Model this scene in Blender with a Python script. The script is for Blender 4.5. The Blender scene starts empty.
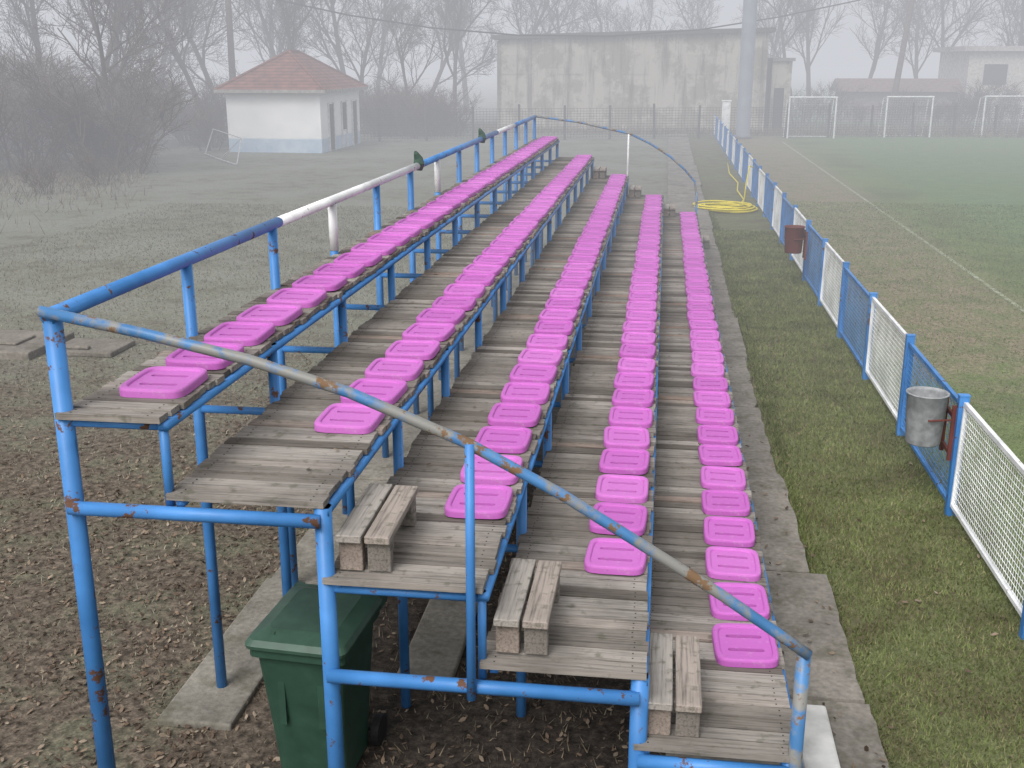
import bpy, math, random
import numpy as np
from mathutils import Vector, Matrix
random.seed(7); np.random.seed(7)
S=bpy.context.scene
COL=S.collection

# ------------------------------------------------------------------ mesh builder
class MB:
    def __init__(s): s.v=[]; s.f=[]; s.m=[]
    def box(s,x0,x1,y0,y1,z0,z1,mi=0,M=None):
        n=len(s.v)
        p=[(x0,y0,z0),(x1,y0,z0),(x1,y1,z0),(x0,y1,z0),(x0,y0,z1),(x1,y0,z1),(x1,y1,z1),(x0,y1,z1)]
        if M is not None: p=[tuple(M@Vector(q)) for q in p]
        s.v+=p
        s.f+=[(n,n+3,n+2,n+1),(n+4,n+5,n+6,n+7),(n,n+1,n+5,n+4),(n+1,n+2,n+6,n+5),(n+2,n+3,n+7,n+6),(n+3,n,n+4,n+7)]
        s.m+=[mi]*6
    def tube(s,pts,r,k=8,mi=0,cap=True,closed=False):
        pts=[Vector(p) for p in pts]; N=len(pts)
        rs=r if isinstance(r,(list,tuple)) else [r]*N
        n0=len(s.v); prev=None
        for i,p in enumerate(pts):
            if closed: t=pts[(i+1)%N]-pts[i-1]
            else: t=pts[min(i+1,N-1)]-pts[max(i-1,0)]
            t.normalize()
            if prev is None:
                a=Vector((0,0,1)) if abs(t.z)<.9 else Vector((1,0,0))
                u=t.cross(a).normalized()
            else:
                u=(prev-t*prev.dot(t)).normalized()
            prev=u; w=t.cross(u)
            for j in range(k):
                an=2*math.pi*(j+.5)/k
                s.v.append(tuple(p+(u*math.cos(an)+w*math.sin(an))*rs[i]))
        R=N if closed else N-1
        for i in range(R):
            for j in range(k):
                a=n0+i*k+j; b=n0+i*k+(j+1)%k; c=n0+((i+1)%N)*k+(j+1)%k; d=n0+((i+1)%N)*k+j
                s.f.append((a,b,c,d)); s.m.append(mi)
        if cap and not closed:
            s.f.append(tuple(n0+j for j in range(k))[::-1]); s.m.append(mi)
            s.f.append(tuple(n0+(N-1)*k+j for j in range(k))); s.m.append(mi)
    def poly(s,pts,mi=0):
        n=len(s.v); s.v+=[tuple(p) for p in pts]; s.f.append(tuple(range(n,n+len(pts)))); s.m.append(mi)
    def mesh(s,name,mats,smooth=False):
        me=bpy.data.meshes.new(name); me.from_pydata(s.v,[],s.f)
        for m in mats: me.materials.append(m)
        me.polygons.foreach_set("material_index",s.m)
        if smooth: me.polygons.foreach_set("use_smooth",[True]*len(s.f))
        me.update(); return me
    def obj(s,name,mats,parent=None,smooth=False,loc=None,rot=None):
        return put(s.mesh(name,mats,smooth),name,parent,loc,rot)
def put(me,name,parent=None,loc=None,rot=None,scale=None):
    o=bpy.data.objects.new(name,me); COL.objects.link(o)
    if parent: o.parent=parent
    if loc: o.location=loc
    if rot: o.rotation_euler=rot
    if scale: o.scale=scale
    return o
def empty(name,loc=(0,0,0),rot=(0,0,0)):
    o=bpy.data.objects.new(name,None); COL.objects.link(o); o.location=loc; o.rotation_euler=rot; return o
def bevel(o,w,seg=2):
    m=o.modifiers.new("bevel",'BEVEL'); m.width=w; m.segments=seg; m.limit_method='ANGLE'

# ------------------------------------------------------------------ material helpers
class NT:
    def __init__(s,name,rough=.8):
        s.mat=bpy.data.materials.new(name); s.mat.use_nodes=True; s.t=s.mat.node_tree; s.N=s.t.nodes; s.L=s.t.links
        s.b=s.N["Principled BSDF"]; s.b.inputs["Roughness"].default_value=rough
        s.b.inputs["Specular IOR Level"].default_value=.3
        s.co=s.N.new("ShaderNodeTexCoord").outputs["Object"]
    def n(s,t,**k):
        x=s.N.new(t)
        for a,b in k.items(): setattr(x,a,b)
        return x
    def map(s,scale,co=None):
        m=s.n("ShaderNodeMapping"); m.inputs["Scale"].default_value=scale; s.L.new(co or s.co,m.inputs["Vector"]); return m.outputs[0]
    def noise(s,scale,detail=3,co=None,rough=.55):
        x=s.n("ShaderNodeTexNoise"); x.inputs["Scale"].default_value=scale; x.inputs["Detail"].default_value=detail; x.inputs["Roughness"].default_value=rough
        s.L.new(co or s.co,x.inputs["Vector"]); return x.outputs["Fac"]
    def ramp(s,fac,stops):
        x=s.n("ShaderNodeValToRGB"); e=x.color_ramp.elements
        while len(e)<len(stops): e.new(.5)
        for q,(p,c) in zip(e,stops):
            q.position=p; q.color=(c,c,c,1) if isinstance(c,(int,float)) else (*c,1)
        s.L.new(fac,x.inputs[0]); return x.outputs[0]
    def mix(s,fac,a,b,bt='MIX'):
        x=s.n("ShaderNodeMix",data_type='RGBA',blend_type=bt)
        for sock,v in ((x.inputs[0],fac),(x.inputs[6],a),(x.inputs[7],b)):
            if isinstance(v,(int,float)): sock.default_value=v
            elif isinstance(v,tuple): sock.default_value=(*v,1)
            else: s.L.new(v,sock)
        return x.outputs[2]
    def math(s,op,a,b=0.):
        x=s.n("ShaderNodeMath",operation=op)
        for sock,v in ((x.inputs[0],a),(x.inputs[1],b)):
            if isinstance(v,(int,float)): sock.default_value=v
            else: s.L.new(v,sock)
        return x.outputs[0]
    def color(s,c):
        if isinstance(c,tuple): s.b.inputs["Base Color"].default_value=(*c,1)
        else: s.L.new(c,s.b.inputs["Base Color"])
        return s
    def rough(s,c): s.L.new(c,s.b.inputs["Roughness"]); return s
    def bump(s,h,st=.5,d=.01):
        x=s.n("ShaderNodeBump"); x.inputs["Strength"].default_value=st; x.inputs["Distance"].default_value=d
        s.L.new(h,x.inputs["Height"]); s.L.new(x.outputs[0],s.b.inputs["Normal"]); return s

def paint(name,c,rust=.62,chip=(.10,.05,.03),second=None,lo=.035):
    t=NT(name,.45)
    n1=t.noise(8,6,rough=.7); n2=t.noise(2.2,3)
    base=t.mix(t.ramp(n2,[(.35,0),(.65,1)]),tuple(x*.80 for x in c),tuple(min(1,x*1.15+.012) for x in c))
    if second: base=t.mix(t.ramp(t.noise(4.5,5,rough=.65),[(.46,0),(.56,1)]),base,second)
    mk=t.ramp(n1,[(rust,0),(rust+lo,1)])
    t.color(t.mix(mk,base,chip)); t.rough(t.ramp(mk,[(0,.42),(1,.9)])); t.bump(n1,.3,.004)
    return t.mat
BLUE=paint("blue_paint",(.042,.175,.44),.600)
BLUE_W=paint("worn_blue_paint",(.045,.15,.33),.56,(.15,.09,.05),(.19,.19,.18))
WHITE=paint("white_paint",(.68,.69,.70),.63,(.25,.2,.16))
def wood(name,axis,dark=1.):
    t=NT(name,.85)
    g=t.n("ShaderNodeNewGeometry").outputs["Random Per Island"]
    base=t.ramp(g,[(0,(.095*dark,.082*dark,.070*dark)),(.2,(.155*dark,.138*dark,.122*dark)),(.6,(.21*dark,.190*dark,.170*dark)),(.9,(.285*dark,.262*dark,.238*dark)),(1,(.21*dark,.14*dark,.105*dark))])
    sc=(2.5,70,70) if axis=='X' else (70,2.5,70)
    gr=t.noise(1,4,t.map(sc),.7)
    c=t.mix(1.,base,t.ramp(gr,[(.3,.40),(.5,1.),(.75,1.25)]),'MULTIPLY')
    bl=t.noise(1.6,4,rough=.65); c=t.mix(1.,c,t.ramp(bl,[(.32,.66),(.58,1.08)]),'MULTIPLY')
    mo=t.noise(14,3); c=t.mix(t.ramp(mo,[(.58,0),(.70,.6)]),c,(.075,.075,.05))
    t.color(c); t.bump(gr,.7,.004); return t.mat
WOODX=wood("weathered_wood_across",'X'); WOODY=wood("weathered_wood_along",'Y',1.05)
def pink():
    t=NT("magenta_plastic",.55)
    r=t.n("ShaderNodeObjectInfo").outputs["Random"]
    base=t.ramp(r,[(0,(.40,.098,.385)),(.5,(.445,.115,.43)),(1,(.48,.14,.46))])
    n=t.noise(26,4); c=t.mix(t.ramp(n,[(.58,0),(.75,.45)]),base,(.48,.28,.45))
    n2=t.noise(60,3); c=t.mix(t.ramp(n2,[(.66,0),(.71,.6)]),c,(.12,.05,.09))
    t.color(c); t.rough(t.ramp(n,[(.3,.42),(.7,.65)])); t.bump(n2,.12,.002); return t.mat
PINK=pink()
def concrete(name,c,sc=1.,moss=True):
    t=NT(name,.95)
    n=t.noise(1.3*sc,5,rough=.65); n2=t.noise(22*sc,4)
    k=t.mix(t.ramp(n,[(.3,0),(.7,1)]),tuple(x*.60 for x in c),tuple(x*1.15 for x in c))
    k=t.mix(1.,k,t.ramp(n2,[(.3,.7),(.7,1.12)]),'MULTIPLY')
    if moss: k=t.mix(t.ramp(t.noise(4*sc,5,rough=.7),[(.50,0),(.66,.7)]),k,(.085,.08,.055))
    t.color(k); t.bump(n2,.7,.012); return t.mat
CONC=concrete("old_concrete",(.235,.215,.19)); CONCL=concrete("light_concrete",(.235,.22,.19))
def flat(name,c,r=.8,var=.25,sc=5):
    t=NT(name,r); n=t.noise(sc,4)
    t.color(t.mix(t.ramp(n,[(.3,0),(.7,1)]),tuple(x*(1-var) for x in c),tuple(min(1,x*(1+var)) for x in c))); t.bump(n,.2,.01); return t.mat
def plain(name,c,r=.9):
    t=NT(name,r); g=t.n("ShaderNodeObjectInfo").outputs["Random"]; t.color(t.ramp(g,[(0,tuple(x*.8 for x in c)),(1,tuple(x*1.2 for x in c))])); return t.mat
GALV=flat("galvanised_steel",(.24,.25,.26),.45,.3,12); DARKR=flat("dark_red_paint",(.12,.035,.03),.6)
GREENP=flat("green_plastic",(.022,.055,.038),.45,.18,9); GREENL=flat("green_plastic_lid",(.037,.080,.057),.45,.2,9)
RUBBER=flat("black_rubber",(.012,.012,.013),.7); YEL=flat("yellow_hose",(.62,.52,.03),.5,.1)
BARK=plain("bark",(.07,.053,.043)); TWIG=plain("thicket_twigs",(.095,.067,.05))
POLEM=flat("pole_metal",(.19,.21,.24),.6,.12,1); POLEW=flat("pole_wood",(.13,.10,.085),.9)
GLASS=flat("dark_opening",(.035,.035,.04),.4)

# ------------------------------------------------------------------ ground
def ground_mat():
    t=NT("ground_surface",.97)
    sep=t.n("ShaderNodeSeparateXYZ"); t.L.new(t.co,sep.inputs[0]); X,Y=sep.outputs[0],sep.outputs[1]
    big=t.noise(.35,4,rough=.6); med=t.noise(1.7,4,rough=.62); fine=t.noise(14,4,rough=.7); vf=t.noise(55,2,rough=.7)
    wob=t.math('MULTIPLY',t.math('SUBTRACT',med,.5),1.6)
    def step(v,a,b,w=1.):
        m=t.n("ShaderNodeMapRange",interpolation_type='SMOOTHSTEP'); m.inputs[1].default_value=a; m.inputs[2].default_value=b
        t.L.new(t.math('ADD',v,t.math('MULTIPLY',wob,w)),m.inputs[0]); return m.outputs[0]
    litter=t.mix(t.ramp(fine,[(.35,0),(.65,1)]),(.052,.042,.032),(.145,.116,.090))
    leftfar=t.mix(t.ramp(med,[(.38,0),(.62,1)]),(.12,.115,.082),(.20,.205,.165))
    leftfar=t.mix(t.ramp(big,[(.44,0),(.6,.55)]),leftfar,(.225,.23,.20))
    left=t.mix(step(Y,9,19,3.),litter,leftfar)
    left=t.mix(t.math('MULTIPLY',t.ramp(med,[(.48,0),(.64,1)]),.5),left,(.125,.135,.088))
    side=t.mix(t.ramp(med,[(.36,0),(.6,1)]),(.095,.083,.046),(.12,.135,.060))
    side=t.mix(t.ramp(big,[(.5,0),(.62,.6)]),side,(.12,.10,.065))
    worn=t.mix(t.ramp(fine,[(.35,0),(.65,1)]),(.18,.145,.10),(.24,.205,.14))
    pitch=t.mix(t.ramp(big,[(.38,0),(.62,1)]),(.10,.125,.055),(.135,.175,.07))
    pitch2=t.mix(t.ramp(med,[(.35,0),(.65,1)]),(.095,.155,.062),(.12,.185,.075))
    wm=t.math('MULTIPLY',step(X,3.0,3.9,.8),t.math('SUBTRACT',1.,step(X,5.8,7.2,1.6)))
    wm=t.math('MULTIPLY',wm,step(Y,12,18,4)); wm=t.math('MULTIPLY',wm,t.ramp(med,[(.36,.35),(.55,.95)]))
    pitch=t.mix(step(X,7.5,9.5,.6),pitch,pitch2); pitch=t.mix(wm,pitch,worn)
    right=t.mix(step(X,2.6,3.2,.4),side,pitch)
    c=t.mix(step(X,.2,1.3,.3),left,right)
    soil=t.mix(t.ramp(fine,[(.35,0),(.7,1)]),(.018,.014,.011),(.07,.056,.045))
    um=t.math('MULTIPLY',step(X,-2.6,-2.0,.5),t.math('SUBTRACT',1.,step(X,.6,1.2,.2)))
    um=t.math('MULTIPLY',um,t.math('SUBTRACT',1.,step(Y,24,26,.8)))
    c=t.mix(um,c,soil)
    c=t.mix(1.,c,t.ramp(fine,[(.3,.60),(.7,1.25)]),'MULTIPLY'); c=t.mix(1.,c,t.ramp(vf,[(.3,.62),(.7,1.32)]),'MULTIPLY')
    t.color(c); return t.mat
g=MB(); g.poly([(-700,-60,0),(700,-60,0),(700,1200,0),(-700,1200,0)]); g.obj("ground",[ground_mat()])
ln=NT("worn_chalk_line",.95); nn=ln.noise(3,5,rough=.7); ln.color(ln.mix(ln.ramp(nn,[(.38,0),(.66,1)]),(.16,.17,.095),(.34,.36,.28)))
g=MB(); g.poly([(6.25,6,.004),(6.34,6,.004),(6.34,62,.004),(6.25,62,.004)]); g.obj("pitch_line",[ln.mat])

# concrete path in slabs
b=MB(); ys=[3.2,5.1,6.6,8.5,10.8,13.1,15.5,18,20.4,23,25.5]+[25.5+2.6*i for i in range(1,17)]
for i in range(len(ys)-1):
    y0,y1=ys[i],ys[i+1]; r=1.27+random.uniform(-.025,.025)
    if y0<8.4: r=1.46+random.uniform(-.02,.02)
    elif y0<10.7: r=1.33
    n=14; h=.09+random.uniform(-.012,.012)
    L=[(.15,y0+.015),(.15,y1-.015)]
    R=[(r+random.gauss(0,.007)-(.05 if k in (0,n) and random.random()<.3 else 0),y0+.012+(y1-y0-.024)*k/n) for k in range(n+1)]
    top=[(x,y,h) for x,y in [L[0]]+R+[L[1]]]; bot=[(x,y,-.05) for x,y,_ in top]
    b.poly(top)
    for k in range(len(top)):
        k2=(k+1)%len(top); b.poly([bot[k],bot[k2],top[k2],top[k]])
b.obj("concrete_path",[CONC])
b=MB()
for x0,x1,y0 in ((-3.12,-2.62,5.85),(-1.75,-1.3,6.6)):
    y=y0
    while y<25:
        l=random.uniform(2,3); b.box(x0+random.uniform(-.03,.03),x1+random.uniform(-.03,.03),y,min(y+l,25.2)-.015,-.05,.04+random.uniform(-.01,.01)); y+=l
o=b.obj("concrete_footing",[CONCL]); bevel(o,.015)
b=MB(); b.box(.93,1.14,5.3,6.25,.085,.27); o=b.obj("concrete_block",[flat("white_concrete",(.42,.42,.41),.9)]); bevel(o,.02)
b=MB(); b.box(-10.7,-9.0,14.2,15.5,-.02,.12); b.box(-8.9,-7.9,14.5,15.3,0,.08); b.box(-9.9,-9.4,14.55,15.1,.123,.16)
b.box(-8.7,-8.3,14.6,14.7,.083,.13); o=b.obj("concrete_well_cover",[concrete("mossy_concrete",(.20,.18,.155))]); bevel(o,.02)

# ------------------------------------------------------------------ bleachers
BL=empty("bleachers")
EDGE=[-2.34,-1.56,-.78,0.0,.76]; ZT=[2.52,2.12,1.72,1.32,.92]; YF,YB=4.71,24.75
for i in range(5):
    xr=EDGE[i]; w=.53 if i==0 else .80; z=ZT[i]; b=MB(); y=YF
    while y<YB:
        pw=random.uniform(.088,.104); dz=random.uniform(-.006,.005)
        x0=xr-w+random.uniform(-.012,.012); x1=xr+random.uniform(-.010,.016)
        a=random.uniform(-.007,.007)
        M=Matrix.Translation((0,y+pw/2,z+dz))@Matrix.Rotation(a,4,'Z')@Matrix.Rotation(random.uniform(-.03,.03),4,'X')
        b.box(x0,x1,-pw/2,pw/2,-.032,0,0,M)
        if y<13:
            for nx in (x0+.07,x1-.07):
                for dy in (-.022,.024):
                    b.box(nx-.004,nx+.004,dy-.004,dy+.004,0,.0012,1,M)
        y+=pw+random.uniform(.010,.018)
    b.obj("deck_planks",[WOODX,RUBBER],BL)
fr=MB()
NB=13; FY=[4.76+i*(24.6-4.76)/NB for i in range(NB+1)]
XL=[-2.34,-1.56,-.78,0,.74]
for k,y in enumerate(FY):
    first=k==0
    fr.tube([(-2.87,y,0),(-2.87,y,2.97)],.047 if first else .036,12)
    for i,x in enumerate(XL):
        zt=ZT[i]-.04
        if first and i in (0,2): continue
        fr.tube([(x-.02,y,0),(x-.02,y,zt)],.045 if first else .033,10)
    r=.036 if first else .026
    dy=-.05 if first else 0; zz=-.02 if first else 0
    fr.tube([(-2.87,y+dy,2.04+zz),(-1.58,y+dy,2.04+zz)],r,10)
    fr.tube([(-2.87,y,2.455),(-2.34,y,2.455)],.022,8)
    fr.tube([(-1.58,y+dy,1.20+zz),(-.02,y+dy,1.20+zz)],r,10)
    fr.tube([(-1.58,y,1.645),(-.80,y,1.645)],.024,8)
    fr.tube([(-.02,y+dy,.85+zz),(.74,y+dy,.85+zz)],r,10)
    fr.tube([(-2.36,y,2.04),(-2.36,y,2.47)],.024,8)
    fr.tube([(-.80,y,1.20),(-.80,y,1.68)],.022,8)
for i in range(5):
    x=EDGE[i]; z=ZT[i]
    fr.box(x-.035,x+.018,YF+.02,YB-.02,z-.078,z-.040)
    xl=x-(.5 if i==0 else .74)
    fr.box(xl-.02,xl+.02,YF+.03,YB-.03,z-.075,z-.041)
fr.obj("steel_frame",[BLUE],BL,True)
rl=MB(); X=-2.87; Z=2.99
rl.tube([(X,4.72,Z),(X,7.95,Z)],.040,12,0); rl.tube([(X,7.952,Z),(X,13.0,Z-.01)],.040,12,1)
rl.tube([(X,13.002,Z-.01),(X,19.0,Z)],.040,12,0); rl.tube([(X,19.002,Z),(X,21.2,Z)],.04,12,1); rl.tube([(X,21.202,Z),(X,24.64,Z)],.04,12,0)
rl.tube([(X,FY[3],2.55),(X,FY[3],2.96)],.0395,12,1); rl.tube([(X,FY[6],2.55),(X,FY[6],2.96)],.0395,12,1)
cv=[(-2.90,3.02),(-2.4,2.93),(-1.89,2.82),(-1.41,2.68),(-.85,2.455),(-.42,2.23),(-.05,2.005),(.34,1.765),(.60,1.59),(.76,1.48)]
rl.tube([(x,4.71,z) for x,z in cv],.027,12,2)
rl.tube([(.74,4.73,0),(.74,4.73,1.49)],.034,12,2)
rl.tube([(-.84,4.66,1.14),(-.84,4.69,2.46)],.023,10,0)
cb=[(-2.87,3.0),(-1.9,2.88),(-.77,2.64),(-.3,2.42),(.12,2.16),(.45,1.88),(.68,1.62),(.74,1.3),(.74,.9)]
rl.tube([(x,24.72,z) for x,z in cb],.024,10,2); rl.tube([(-.80,24.72,1.3),(-.80,24.72,2.64)],.022,8,1); rl.tube([(.74,24.7,0),(.74,24.7,1.4)],.028,8,2)
rl.obj("handrail",[BLUE,WHITE,BLUE_W],BL,True)

def seat_mesh():
    b=MB(); W,Lh=.178,.212; rings=[(1,0),(1,.032),(.985,.041),(.95,.046),(.86,.046),(.82,.042),(.80,.032)]
    K=48
    def se(a,s):
        c,sn=math.cos(a),math.sin(a); e=.36
        return (W*s*math.copysign(abs(c)**e,c),Lh*s*math.copysign(abs(sn)**e,sn))
    for s,z in rings:
        for j in range(K):
            x,y=se(2*math.pi*j/K,s); b.v.append((x,y,z))
    for i in range(len(rings)-1):
        for j in range(K):
            j2=(j+1)%K; b.f.append((i*K+j,i*K+j2,(i+1)*K+j2,(i+1)*K+j)); b.m.append(0)
    b.f.append(tuple(range(K))[::-1]); b.m.append(0)
    b.f.append(tuple((len(rings)-1)*K+j for j in range(K))); b.m.append(0)
    me=b.mesh("stadium_seat",[PINK]); o=put(me,"tmp_seat")
    cut=MB()
    for yy in (-.075,.075):
        for sx in (0,):
            pts=[]; r=.017; hx=.085
            for q in range(9): a=-math.pi/2+math.pi*q/8; pts.append((sx+hx+r*math.cos(a),yy+r*math.sin(a)))
            for q in range(9): a=math.pi/2+math.pi*q/8; pts.append((sx-hx+r*math.cos(a),yy+r*math.sin(a)))
            n=len(cut.v); m=len(pts)
            cut.v+=[(x,y,-.01) for x,y in pts]+[(x,y,.1) for x,y in pts]
            cut.f.append(tuple(range(n,n+m))[::-1]); cut.f.append(tuple(range(n+m,n+2*m))); cut.m+=[0,0]
            for q in range(m): q2=(q+1)%m; cut.f.append((n+q,n+q2,n+m+q2,n+m+q)); cut.m.append(0)
    co=cut.obj("tmp_cut",[PINK])
    md=o.modifiers.new("b",'BOOLEAN'); md.operation='DIFFERENCE'; md.object=co; md.solver='EXACT'
    dg=bpy.context.evaluated_depsgraph_get(); r=bpy.data.meshes.new_from_object(o.evaluated_get(dg))
    bpy.data.objects.remove(o); bpy.data.objects.remove(co)
    r.name="stadium_seat"; return r
SM=seat_mesh()
if not SM.materials: SM.materials.append(PINK)
starts=[5.2,5.93,5.72,5.96,5.71]; n=0
for i in range(5):
    y=starts[i]
    while y<24.62:
        n+=1
        put(SM,"seat_%d"%n,BL,(EDGE[i]-.2+random.uniform(-.01,.01),y+random.uniform(-.015,.015),ZT[i]+.005),(random.uniform(-.015,.015),random.uniform(-.02,.02),random.uniform(-.045,.045)))
        y+=.534
def step_mesh():
    b=MB()
    b.box(-.135,-.008,0,.70,.165,.205); b.box(.008,.135,.004,.694,.163,.203)
    for y in (.04,.60):
        b.box(-.130,-.012,y,y+.055,0,.163); b.box(.012,.130,y+.002,y+.057,0,.161)
    b.box(-.126,.126,.097,.135,.095,.160); b.box(-.126,.126,.560,.598,.095,.160)
    return b.mesh("wooden_step",[WOODY])
st=step_mesh()
for i in (2,3,4):
    x=(EDGE[i]-.78)+.17
    for y,r in ((4.76,random.uniform(-.03,.03)),(24.0,0)):
        o=put(st,"wooden_step",None,(x,y,ZT[i]+.006),(0,0,r)); bevel(o,.004,1)
o=put(st,"wooden_step",None,(.95,24.9,.11),(0,0,0)); bevel(o,.004,1)

# ------------------------------------------------------------------ wheelie bin
WB=empty("wheelie_bin",(-1.93,5.60,0),(0,0,math.radians(-4)))
def loft(b,rings,mi=0,rad=.05,K=4):
    n0=len(b.v); cnt=None
    for (x0,x1,y0,y1,z) in rings:
        pts=[]
        for cx,cy_,a0 in ((x1-rad,y1-rad,0),(x0+rad,y1-rad,90),(x0+rad,y0+rad,180),(x1-rad,y0+rad,270)):
            for q in range(K+1):
                a=math.radians(a0+90*q/K); pts.append((cx+rad*math.cos(a),cy_+rad*math.sin(a),z))
        cnt=len(pts); b.v+=pts
    for i in range(len(rings)-1):
        for j in range(cnt): j2=(j+1)%cnt; b.f.append((n0+i*cnt+j,n0+i*cnt+j2,n0+(i+1)*cnt+j2,n0+(i+1)*cnt+j)); b.m.append(mi)
    b.f.append(tuple(n0+j for j in range(cnt))[::-1]); b.f.append(tuple(n0+(len(rings)-1)*cnt+j for j in range(cnt))); b.m+=[mi,mi]
b=MB(); loft(b,[(-.21,.21,-.20,.24,.03),(-.225,.225,-.25,.27,.4),(-.26,.26,-.31,.30,.90),(-.262,.262,-.315,.305,.905),(-.29,.29,-.345,.33,.907),(-.29,.29,-.345,.33,.965)])
for x in (-.12,.12): b.box(x-.02,x+.02,-.29,-.255,.45,.85)
b.obj("body",[GREENP],WB)
b=MB(); loft(b,[(-.30,.30,-.37,.34,.968),(-.305,.305,-.375,.345,.99),(-.285,.285,-.35,.33,1.02),(-.20,.20,-.25,.26,1.05)])
b.box(-.29,.29,.35,.385,.98,1.01)
for x in (-.27,0,.27): b.box(x-.025,x+.025,.30,.42,.93,1.0)
b.tube([(-.27,.41,.965),(.27,.41,.965)],.016,8)
for x in (-.15,.15): b.box(x-.012,x+.012,-.30,.25,1.02,1.045)
b.obj("lid",[GREENL],WB)
b=MB()
for x in (-.26,.26): b.tube([(x-.03,.27,.10),(x-.025,.27,.10),(x+.025,.27,.10),(x+.03,.27,.10)],[.08,.10,.10,.08],20)
b.tube([(-.27,.27,.10),(.27,.27,.10)],.014,8); b.obj("wheels",[RUBBER],WB)

# ------------------------------------------------------------------ pitch fence
PF=empty("pitch_fence"); FX=2.83
fp=MB(); ys=[10.15+2.35*i for i in range(-3,25)]
for y in ys: fp.box(FX-.045,FX+.045,y-.035,y+.035,0,1.19); fp.box(FX-.05,FX+.05,y-.04,y+.04,1.19,1.2)
fp.obj("posts",[BLUE],PF)
def panel(mat,name,L=2.28,H0=.12,H1=1.12,sp=.055,r=.0032,fr_=.019):
    b=MB()
    b.box(-fr_,fr_,0,L,H1-.02,H1+.02); b.box(-fr_,fr_,0,L,H0-.015,H0+.02)
    b.box(-fr_,fr_,0,.03,H0+.022,H1-.022); b.box(-fr_,fr_,L-.03,L,H0+.022,H1-.022)
    k=int(L/sp)
    for i in range(1,k):
        y=i*L/k; b.tube([(.003,y,H0),(.003,y,H1)],r,3,cap=False)
    k=int((H1-H0)/sp)
    for i in range(1,k):
        z=H0+i*(H1-H0)/k; b.tube([(-.003,0,z),(-.003,L,z)],r,3,cap=False)
    return b.mesh(name,[mat])
PWm=panel(WHITE,"white_panel"); PBm=panel(BLUE,"blue_panel")
for i,y in enumerate(ys[:-1]): put(PWm if i%2==0 else PBm,"panel_%d"%i,PF,(FX,y+.035,random.uniform(-.02,.02)),(random.uniform(-.006,.006),random.uniform(-.03,.03),0))

def litter_bin(loc,m1,m2):
    e=empty("litter_bin",loc); b=MB(); K=28; r0,r1,h=.155,.185,.50
    prof=[(0.001,.0),(r0,.0),(r0+.004,.01),(r1-.012,h*.5),(r1-.008,h*.52),(r1,h-.02),(r1+.012,h-.01),(r1+.012,h),(r1-.004,h),(r1-.01,h-.03),(r0-.006,.02),(.001,.02)]
    for rr,z in prof:
        for j in range(K): a=2*math.pi*j/K; b.v.append((rr*math.cos(a),rr*math.sin(a),z))
    for i in range(len(prof)-1):
        for j in range(K): j2=(j+1)%K; b.f.append((i*K+j,i*K+j2,(i+1)*K+j2,(i+1)*K+j)); b.m.append(0)
    b.obj("bucket",[m1],e,True)
    b=MB(); b.box(.20,.235,-.16,-.13,-.12,.42); b.box(.20,.235,.13,.16,-.12,.42); b.box(.204,.231,-.13,.13,.30,.34); b.box(.204,.231,-.13,.13,-.06,-.02)
    b.tube([(.21,-.15,.28),(.0,-.205,.28),(-.02,-.205,.28)],.01,6); b.tube([(.21,.15,.28),(.0,.205,.28),(-.02,.205,.28)],.01,6)
    b.obj("bracket",[m2],e); return e
litter_bin((2.55,10.33,.66),GALV,DARKR); litter_bin((2.50,21.3,.66),DARKR,DARKR)

b=MB(); pts=[]
for i in range(240):
    a=i*.19; r=.70+.16*math.sin(i*.13)+.06*math.sin(i*.031*7); pts.append((1.80+r*1.05*math.cos(a)+.08*math.sin(i*.05),32.6+r*math.sin(a),.03+.0006*i+.01*math.sin(i*.7)))
pts+=[(2.3,33.6,.06),(2.5,35,.03),(2.45,37.5,.03),(2.62,40,.03),(2.5,43.5,.03),(2.66,48,.03)]
b.tube(pts,.026,6); b.tube([(2.36,33.2,.02),(2.42,33.3,.7),(2.5,33.5,1.2),(2.62,33.65,1.15)],.02,6); b.obj("garden_hose",[YEL],None,True)
for y in (12.8,17.4):
    b=MB(); b.tube([(-2.87,y,2.93),(-2.86,y,3.0),(-2.87,y+.02,3.06),(-2.89,y,3.12),(-2.9,y,3.15)],[.05,.07,.055,.03,.012],7); b.obj("dark_cloth",[GREENP])

# ------------------------------------------------------------------ buildings
def plaster(name,c,st):
    t=NT(name,.95); n=t.noise(.5,6,rough=.7); n2=t.noise(1,5,t.map((2.2,2.2,.22)),.65)
    k=t.mix(t.ramp(n,[(.45,0),(.53,1)]),st,c); k=t.mix(t.ramp(n2,[(.5,0),(.68,.8)]),k,tuple(x*.45 for x in st))
    t.color(k); return t.mat
HB=empty("concrete_hall"); PL=plaster("stained_plaster",(.43,.40,.345),(.27,.245,.20))
b=MB(); x0,x1,y0,y1=-10.6,6.0,71,83; zl,zr=5.5,5.9
b.poly([(x0,y0,0),(x1,y0,0),(x1,y0,zr),(x0,y0,zl)]); b.poly([(x1,y0,0),(x1,y1,0),(x1,y1,zr),(x1,y0,zr)]); b.poly([(x0,y1,0),(x0,y0,0),(x0,y0,zl),(x0,y1,zl)])
b.obj("walls",[PL],HB)
b=MB(); e=.35
A=[(x0-e,y0-e,zl),(x1+e,y0-e,zr),(x1+e,y1,zr),(x0-e,y1,zl)]
b.poly([(x,y,z+.26) for x,y,z in A]); b.poly([(x,y,z+.003) for x,y,z in A][::-1])
for k in range(4): p,q=A[k],A[(k+1)%4]; b.poly([(p[0],p[1],p[2]+.003),(q[0],q[1],q[2]+.003),(q[0],q[1],q[2]+.26),(p[0],p[1],p[2]+.26)])
b.obj("roof",[flat("roof_felt",(.08,.075,.07),.9)],HB)
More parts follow.
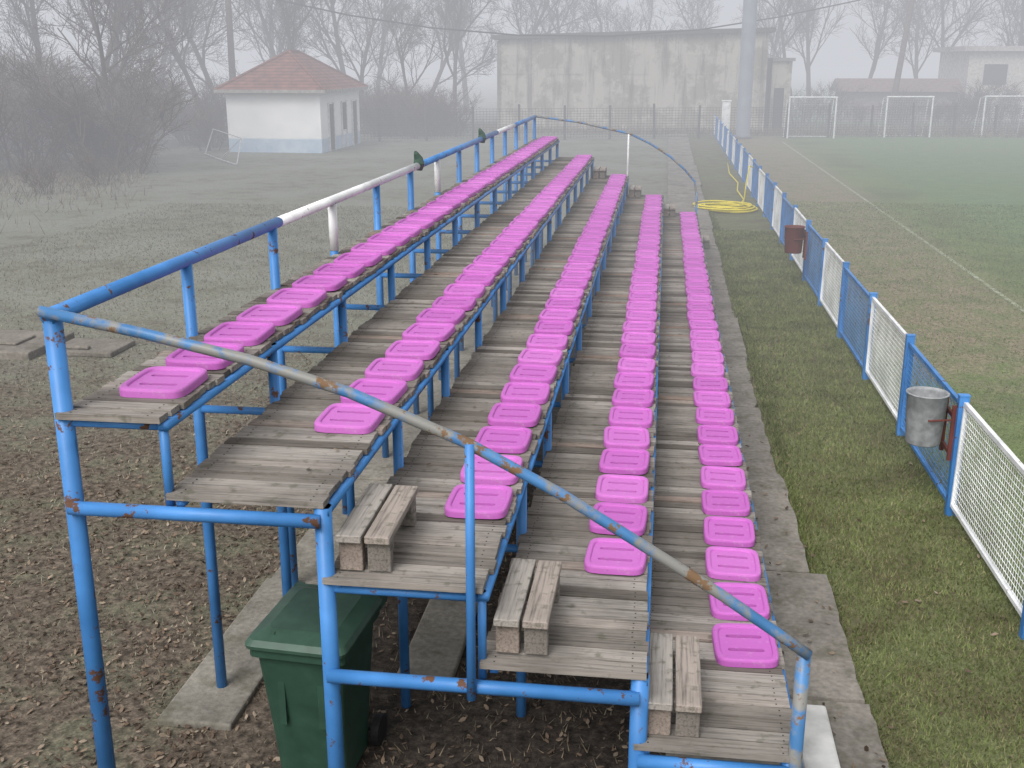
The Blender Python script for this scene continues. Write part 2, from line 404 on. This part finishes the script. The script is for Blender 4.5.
b=MB()
for x in (-10.55,-8.6,5.75): b.box(x-.12,x+.12,70.95,70.997,0,5.4)
b.obj("pilasters",[plaster("pilaster_plaster",(.27,.255,.22),(.19,.175,.15))],HB)
b=MB()
for x in (-9.6,-6.0,-2.0,2.0): b.box(x-.8,x+.8,70.97,70.998,3.4,4.6)
b.obj("bricked_openings",[plaster("infill",(.40,.37,.32),(.26,.235,.195))],HB)
AN=empty("side_annex"); b=MB(); b.box(6.4,7.6,72,80,0,4.2); b.box(6.38,7.75,71.8,80,4.2,4.4,1); b.box(6.6,7.2,71.97,71.998,0,2.6,2); b.obj("walls",[PL,flat("annex_roof",(.2,.19,.18)),GLASS],AN)
WH=empty("white_house"); wt=NT("whitewash",.9)
sep=wt.n("ShaderNodeSeparateXYZ"); wt.L.new(wt.co,sep.inputs[0]); mr=wt.n("ShaderNodeMapRange"); mr.inputs[1].default_value=.60; mr.inputs[2].default_value=.70; wt.L.new(sep.outputs[2],mr.inputs[0])
wn=wt.noise(1.2,5); wt.color(wt.mix(mr.outputs[0],wt.mix(wt.ramp(wn,[(.35,0),(.65,1)]),(.36,.48,.62),(.50,.60,.70)),wt.mix(wt.ramp(wn,[(.3,0),(.6,1)]),(.74,.75,.76),(.86,.86,.86))))
hx0,hx1,hy0,hy1=-20.7,-16.1,51.2,58.0
b=MB(); b.box(hx0,hx1,hy0,hy1,0,2.85); b.obj("walls",[wt.mat],WH)
tile=NT("clay_tiles",.9); w=tile.n("ShaderNodeTexWave",wave_type='BANDS',bands_direction='Z'); w.inputs["Scale"].default_value=2.2; w.inputs["Distortion"].default_value=.6; tile.L.new(tile.co,w.inputs[0])
tn=tile.noise(2.5,5); tc=tile.mix(tile.ramp(tn,[(.3,0),(.7,1)]),(.12,.045,.035),(.25,.095,.07)); tile.color(tile.mix(1.,tc,tile.ramp(w.outputs["Fac"],[(0,.65),(.6,1.05)]),'MULTIPLY'))
b=MB(); e=.38; a0,a1,c0,c1=hx0-e,hx1+e,hy0-e,hy1+e; zr_=4.65; r0=(-18.4,53.9,zr_); r1=(-18.4,55.3,zr_); ze=2.88
b.poly([(a0,c0,ze),(a1,c0,ze),r0]); b.poly([(a1,c0,ze),(a1,c1,ze),r1,r0]); b.poly([(a1,c1,ze),(a0,c1,ze),r1]); b.poly([(a0,c1,ze),(a0,c0,ze),r0,r1]); b.poly([(a0,c0,ze),(a0,c1,ze),(a1,c1,ze),(a1,c0,ze)])
b.box(a0-.02,a1+.02,c0-.05,c0-.01,ze-.12,ze+.03,1); b.box(a1+.01,a1+.05,c0,c1,ze-.12,ze+.03,1)
for p,q in (((a0,c0,ze),r0),((a1,c0,ze),r0),((a1,c1,ze),r1),(r0,r1)): b.tube([p,q],.09,6,0)
b.obj("roof",[tile.mat,flat("fascia",(.30,.28,.26))],WH)
b=MB()
for y in (52.4,54.6,56.5): b.box(hx1+.002,hx1+.05,y,y+.75,.05 if y!=54.6 else .9,2.2,0); b.box(hx1+.003,hx1+.08,y-.08,y,.0,2.28,1); b.box(hx1+.003,hx1+.08,y+.75,y+.83,0,2.28,1)
b.obj("doors",[GLASS,flat("frame_white",(.6,.6,.6))],WH)
RH=empty("distant_house"); b=MB(); b.box(21.5,34,86,95,0,4.9,0); b.box(21,34.5,85.5,95.5,4.9,5.25,1); b.box(22.6,24.2,85.93,85.998,2.6,4.0,2); b.box(26,28,85.93,85.998,2.6,4.0,2); b.obj("walls",[flat("cream_plaster",(.50,.47,.43)),flat("pale_roof",(.38,.34,.33)),GLASS],RH)
SH=empty("low_shed"); b=MB(); b.box(12.6,20.5,84,88,0,2.1,0); b.poly([(12.2,83.5,2.12),(20.9,83.5,2.12),(20.9,86,3.0),(12.2,86,3.0)],1); b.poly([(20.9,88.5,2.12),(12.2,88.5,2.12),(12.2,86,3.0),(20.9,86,3.0)],1); b.poly([(12.2,83.5,2.12),(12.2,86,3.0),(12.2,88.5,2.12)],0); b.obj("walls",[flat("shed_wall",(.22,.19,.17)),flat("rusty_sheet",(.17,.11,.09))],SH)

# ------------------------------------------------------------------ poles, wire, far fence, goals
b=MB(); b.tube([(4.33,64.5,0),(4.33,64.5,.2),(4.33,64.5,.22),(4.33,64.5,17)],[.46,.46,.40,.36],20); b.obj("floodlight_pole",[POLEM],None,True)
b=MB(); b.tube([(-24.6,62,0),(-24.5,62,9.5)],[.22,.16],10); b.box(-25.2,-23.8,61.95,62.05,8.9,9.0); b.obj("utility_pole",[POLEW])
b=MB(); b.tube([(15.2,80,0),(16.2,80,11)],[.22,.16],10); b.box(15.4,17.0,79.95,80.05,10.4,10.5); b.obj("utility_pole",[POLEW])
raw=[(-24.0,8.7,60),(-21.65,7.5,61),(-17,6.55,62),(-12.6,5.9,63),(-7.8,5.5,65),(-3,5.45,67),(1.56,5.75,70),(5.5,6.35,74),(9.43,7.14,77),(12,8.2,80)]
b=MB(); b.tube([(x*Y/60,Y,4.15+(z-4.15)*Y/60) for x,z,Y in raw],.045,5); b.obj("power_line",[RUBBER])
FF=empty("wire_fence"); b=MB(); w=MB(); P0=Vector((-40,54,0)); P1=Vector((24,73.6,0)); n=26
P0.y-=1.5; P1.y-=3.5
for i in range(n+1):
    p=P0.lerp(P1,i/n); b.tube([p,p+Vector((random.uniform(-.08,.08),0,random.uniform(1.75,1.95)))],.065,6)
for i in range(12): z=.15+i*.14; w.tube([P0+Vector((0,0,z)),P1+Vector((0,0,z))],.010,3)
d=(P1-P0); m=int(d.length/.18)
for i in range(m): p=P0.lerp(P1,i/m); w.tube([p+Vector((0,0,.1)),p+Vector((0,0,1.7))],.009,3,cap=False)
b.obj("posts",[flat("fence_post_dark",(.07,.065,.06))],FF); w.obj("mesh",[flat("rusty_wire",(.06,.05,.045))],FF)
def goal(loc,rz,w=2.75,h=2.35):
    e=empty("small_goal",loc,(0,0,rz)); b=MB(); r=.05
    b.tube([(0,0,0),(0,0,h),],r,8); b.tube([(w,0,0),(w,0,h)],r,8); b.tube([(-r,0,h),(w+r,0,h)],r,8)
    for x in (0,w): b.tube([(x,0,h),(x,.7,h-.1),(x,1.2,0)],.03,6)
    b.tube([(0,1.2,.03),(w,1.2,.03)],.03,6); b.obj("frame",[WHITE],e)
    n=MB()
    for i in range(1,18): x=w*i/18; n.tube([(x,0,h),(x,.7,h-.1),(x,1.2,0)],.006,3,cap=False)
    for i in range(1,16):
        z=h*i/16; y=1.2-(1.2-.7)*min(1,z/(h-.1)); n.tube([(0,y,z),(w,y,z)],.006,3,cap=False)
    n.obj("net",[flat("net_cord",(.40,.40,.40))],e)
goal((6.85,65.0,0),math.radians(5),2.6,2.25); goal((12.45,66.6,0),math.radians(8),2.6,2.25); goal((18.2,68.2,0),math.radians(8),2.6,2.25)
b=MB(); b.box(3.0,3.45,62.2,62.6,0,2.1); b.box(2.96,3.49,62.16,62.64,2.1,2.16); b.box(3.08,3.37,62.17,62.198,.5,1.9); o=b.obj("white_cabinet",[WHITE]); bevel(o,.01)
b=MB(); b.tube([(-21.2,49.5,.05),(-20.9,49.9,1.15),(-18.1,46.2,1.0),(-17.6,44.2,.05)],.026,8); b.tube([(-21.2,49.5,.05),(-19.3,46.6,.05),(-17.6,44.2,.05)],.026,8); b.tube([(-18.1,46.2,1.0),(-19.3,46.6,.05)],.018,6); b.obj("tipped_goal_frame",[flat("faded_white_pipe",(.42,.43,.44))])
for x,y in ((-24.1,39.5),(-23.5,42.0),(-25.5,46)):
    b=MB(); b.tube([(x,y,0),(x+.05,y,2.0)],[.07,.055],7); b.obj("fence_stake",[POLEW])

# ------------------------------------------------------------------ bare trees
def tree_mesh(name,H,seed,mat,lv=4,spread=1.,tw=.010,kids=(7,7,6,6)):
    rnd=random.Random(seed); b=MB()
    def br(p,d,L,r,l):
        n=4 if l<2 else (3 if l<3 else 2); pts=[p.copy()]; dd=d.copy(); q=p.copy()
        for i in range(n):
            dd=(dd+Vector((rnd.gauss(0,.13),rnd.gauss(0,.13),rnd.gauss(.05,.10)))).normalized(); q=q+dd*(L/n); pts.append(q.copy())
        re=max(r*.45,tw*.7); rs=[r+(re-r)*i/n for i in range(n+1)]
        b.tube(pts,rs,(7,5,4,3,3)[min(l,4)],cap=False)
        if l>=lv: return
        k=kids[l]
        for i in range(k):
            t=(.28 if l==0 else .18)+(.8 if l else .72)*(i+rnd.random()*.8)/k; t=min(t,1); f=t*n; a=min(int(f),n-1); s=pts[a].lerp(pts[a+1],f-a)
            ax=(pts[a+1]-pts[a]).normalized(); side=ax.cross(Vector((rnd.gauss(0,1),rnd.gauss(0,1),rnd.gauss(0,1)))).normalized()
            an=rnd.uniform(.45,1.0)*spread; nd=(ax*math.cos(an)+side*math.sin(an)); nd.z+=.18; nd.normalize()
            br(s,nd,L*rnd.uniform(.42,.66)*(1.15-.4*t),max(rs[a]*rnd.uniform(.42,.6),tw),l+1)
    br(Vector((0,0,0)),Vector((rnd.gauss(0,.05),rnd.gauss(0,.05),1)),H*.62,H*.014,0)
    return b.mesh(name,[mat])
TM=[tree_mesh("bare_tree_mesh",11+s*.6,s,BARK) for s in range(5)]
def bush_mesh(seed):
    rnd=random.Random(seed); b=MB()
    def br(p,d,L,r,l):
        q=p+d*L*.5+Vector((rnd.gauss(0,.05),rnd.gauss(0,.05),0)); e=q+(d+Vector((rnd.gauss(0,.2),rnd.gauss(0,.2),rnd.gauss(0,.1)))).normalized()*L*.5
        b.tube([p,q,e],[r,r*.75,r*.5],3,cap=False)
        if l>=3: return
        for i in range(5):
            s=p.lerp(q,rnd.random()) if rnd.random()<.3 else q.lerp(e,rnd.random())
            nd=(d+Vector((rnd.gauss(0,.55),rnd.gauss(0,.55),rnd.gauss(.1,.35)))).normalized(); br(s,nd,L*rnd.uniform(.45,.7),r*.6,l+1)
    for i in range(9):
        a=rnd.uniform(0,6.28); rr=rnd.uniform(0,.7); d=Vector((math.cos(a)*.35,math.sin(a)*.35,1)).normalized(); br(Vector((math.cos(a)*rr,math.sin(a)*rr,0)),d,rnd.uniform(1.2,2.2),.028,0)
    return b.mesh("bush_mesh",[TWIG])
BM=[bush_mesh(50+i) for i in range(4)]
def tree(x,y,s=1.,k=None): put(TM[random.randrange(5) if k is None else k],"bare_tree",None,(x,y,-.05),(0,0,random.uniform(0,6.28)),(s,s,s*random.uniform(.92,1.08)))
for x,y,s in [(-24,46,.85),(-27,50,1.),(-31,47,1.05),(-29,56,1.1),(-34,58,1.15),(-24.5,58,.95),(-21.5,64,.9),(-38,52,1.1),(-27,66,1.1),(-33,70,1.2),(-19,70,1.0),(-15.5,67,.85),(-14,74,1.1),(-22,76,1.2),(-12,84,1.15),(-29,80,1.3),(-37,76,1.3),(-44,66,1.3),(-22,84,1.3),(-17,79,1.1),(-26,73,1.2),
              (-8,90,1.05),(-4.5,94,1.15),(-2,92,.95),(2.5,95,.95),(-16,90,1.3),(9,84,.95),(11,90,1.25),(15.5,92,1.2),(19,90,1.2),(22,96,1.2),(27,94,1.25),(31,92,1.2),(35,99,1.3),(25,88,.9),(8,97,1.2)]: tree(x,y,s)
def bush(x,y,s): put(BM[random.randrange(4)],"bare_bush",None,(x,y,0),(0,0,random.uniform(0,6.28)),(s*1.2,s*1.2,s))
for i in range(70):
    y=random.uniform(38,64); x=-.40*y-random.uniform(2.5,15)-2.; bush(x,y,random.uniform(.6,1.6))
for i in range(14):
    y=random.uniform(33,48); x=-.42*y-random.uniform(2.5,9)-1.5; bush(x,y,random.uniform(.25,.6))
for i in range(30): bush(random.uniform(-16,-11)+random.uniform(-3,0),random.uniform(62,70),random.uniform(.5,1.0))
for i in range(24): bush(random.uniform(7.5,32),random.uniform(76,82),random.uniform(.5,.95))
for i in range(12): bush(random.uniform(-25,-21.5),random.uniform(52,60),random.uniform(.7,1.2))

# ------------------------------------------------------------------ grass, leaves
def blades(name,N,fx,fy,h0,h1,mat,w=.007,z=0.,grow=.02):
    y=fy(N); x=fx(N) if fx.__code__.co_argcount==1 else fx(N,y); n=len(x); h=np.random.uniform(h0,h1,n)*(1+grow*y); a=np.random.uniform(0,6.28,n); w_=w*(1+3*grow*y)
    lx=np.random.normal(0,.5,n)*h; ly=np.random.normal(0,.5,n)*h
    V=np.zeros((n,3,3)); V[:,0]=np.stack([x-np.cos(a)*w_/2,y-np.sin(a)*w_/2,np.full(n,z)],1); V[:,1]=np.stack([x+np.cos(a)*w_/2,y+np.sin(a)*w_/2,np.full(n,z)],1); V[:,2]=np.stack([x+lx,y+ly,z+h],1)
    me=bpy.data.meshes.new(name); me.vertices.add(n*3); me.vertices.foreach_set("co",V.ravel()); me.loops.add(n*3); me.loops.foreach_set("vertex_index",np.arange(n*3)); me.polygons.add(n); me.polygons.foreach_set("loop_start",np.arange(n)*3); me.polygons.foreach_set("loop_total",np.full(n,3)); me.materials.append(mat); me.update(); return put(me,name)
def grassmat(name,cols):
    t=NT(name,.9); g=t.n("ShaderNodeNewGeometry").outputs["Random Per Island"]; c=t.ramp(g,[(i/(len(cols)-1),q) for i,q in enumerate(cols)])
    t.color(t.mix(1.,c,t.ramp(t.noise(1.2,4,rough=.65),[(.35,.62),(.65,1.2)]),'MULTIPLY')); return t.mat
U=np.random.uniform
GM=grassmat("grass_blades",[(.075,.085,.03),(.12,.15,.05),(.155,.19,.068),(.22,.19,.11)])
GP=grassmat("pitch_grass_blades",[(.085,.12,.038),(.13,.185,.06),(.16,.22,.078),(.22,.205,.11)])
GD=grassmat("dry_grass_blades",[(.08,.07,.045),(.14,.13,.085),(.20,.19,.145),(.26,.235,.185)])
GT=grassmat("tall_dry_grass_blades",[(.11,.085,.055),(.18,.145,.10),(.23,.195,.14)])
blades("grass",90000,lambda n:U(1.38,2.9,n),lambda n:4.5+24*U(0,1,n)**1.8,.012,.038,GM)
blades("pitch_grass",100000,lambda n:U(2.9,11,n),lambda n:7+28*U(0,1,n)**1.5,.010,.026,GP)
blades("dry_grass",60000,lambda n:-3.1-U(0,1,n)**1.2*12,lambda n:6+26*U(0,1,n)**1.1,.012,.04,GD)
blades("grass_edge",11000,lambda n:np.random.normal(1.38,.05,n),lambda n:4.5+30*U(0,1,n)**1.6,.02,.06,GM)
blades("weeds",3500,lambda n:U(-3,.4,n),lambda n:4.9+5*U(0,1,n),.02,.06,GT)
blades("tall_dry_grass",24000,lambda n,y:-.44*y-1.5-np.abs(np.random.normal(0,6,n))-U(0,3,n),lambda n:np.random.normal(48,7,n),.08,.38,GT,.018,0,.006)
blades("tall_dry_grass",14000,lambda n,y:U(-18,26,n),lambda n:U(67,76,n),.1,.35,GT,.02,0,.006)
def leaves(name,pts,mat,s0=.012,s1=.032):
    b=MB()
    for x,y,z in pts:
        s=random.uniform(s0,s1); a=random.uniform(0,6.28); t=random.gauss(0,.35); u=random.gauss(0,.35)
        M=Matrix.Translation((x,y,z))@Matrix.Rotation(a,4,'Z')@Matrix.Rotation(t,4,'X')@Matrix.Rotation(u,4,'Y')
        b.poly([M@Vector(q) for q in ((-s,0,0),(-s*.3,-s*.45,s*.12),(s*.5,-s*.4,0),(s,0,s*.2),(s*.5,s*.4,0),(-s*.3,s*.45,s*.12))])
    return b.obj(name,[mat])
LM=grassmat("leaf_litter",[(.045,.03,.022),(.10,.07,.05),(.16,.115,.082),(.26,.21,.16)])
pp=[]
for i in range(9500): pp.append((-2.7-abs(random.gauss(0,3.2)),4.6+11*random.random()**1.3,random.uniform(.008,.02)))
for i in range(1800): pp.append((random.uniform(-3,.6),random.uniform(4.6,9),random.uniform(.008,.02)))
for i in range(220): pp.append((random.uniform(1.5,5.5),5+12*random.random()**1.5,.03))
for i in range(160): pp.append((random.uniform(.95,1.45),5+18*random.random()**1.5,.115))
leaves("fallen_leaves",pp,LM)
dl=[]
for i in range(70):
    k=random.randrange(5); dl.append((EDGE[k]-random.uniform(.03,.7 if k else .48),5+19*random.random()**1.4,ZT[k]+.014))
leaves("fallen_leaves",dl,LM,.01,.025)

# ------------------------------------------------------------------ fog bank, sky, sun
fm=bpy.data.materials.new("emissive_fog_volume"); fm.use_nodes=True; T=fm.node_tree; T.nodes.clear()
out=T.nodes.new("ShaderNodeOutputMaterial"); ab=T.nodes.new("ShaderNodeVolumeAbsorption"); em=T.nodes.new("ShaderNodeEmission"); ad=T.nodes.new("ShaderNodeAddShader")
DEN=.0122; ab.inputs["Color"].default_value=(0,0,0,1); ab.inputs["Density"].default_value=DEN
em.inputs["Color"].default_value=(.625,.64,.685,1); em.inputs["Strength"].default_value=DEN  # haze brightness is added as even emission, standing in for scattered light
T.links.new(ab.outputs[0],ad.inputs[0]); T.links.new(em.outputs[0],ad.inputs[1]); T.links.new(ad.outputs[0],out.inputs["Volume"])
b=MB(); b.box(-260,260,10,420,-1,34); b.obj("fog",[fm])
EL,AZ=math.radians(48),math.radians(200)
W=bpy.data.worlds.new("World"); S.world=W; W.use_nodes=True; T=W.node_tree; bg=T.nodes["Background"]
sk=T.nodes.new("ShaderNodeTexSky"); sk.sky_type='NISHITA'; sk.sun_disc=False; sk.sun_elevation=EL; sk.sun_rotation=AZ; sk.dust_density=6; sk.air_density=1.5
hs=T.nodes.new("ShaderNodeHueSaturation"); hs.inputs["Saturation"].default_value=.15; hs.inputs["Value"].default_value=1.33
T.links.new(sk.outputs[0],hs.inputs["Color"]); T.links.new(hs.outputs[0],bg.inputs[0]); bg.inputs[1].default_value=.15
sl=bpy.data.lights.new("sun",'SUN'); sl.energy=1.1; sl.angle=math.radians(25); sl.color=(1,.97,.93); so=bpy.data.objects.new("sun",sl); COL.objects.link(so)
d=Vector((math.sin(AZ)*math.cos(EL),math.cos(AZ)*math.cos(EL),math.sin(EL))); so.rotation_euler=d.to_track_quat('Z','Y').to_euler()
# camera
c=bpy.data.cameras.new("camera"); c.sensor_width=36; c.lens=1094/1024*36; c.clip_end=3000; co=bpy.data.objects.new("camera",c); COL.objects.link(co)
co.location=(0,0,4.15); co.rotation_euler=(math.radians(90-16.4),0,math.radians(7.8)); S.camera=co
S.view_settings.view_transform='Standard'; S.view_settings.look='None'; S.view_settings.exposure=0
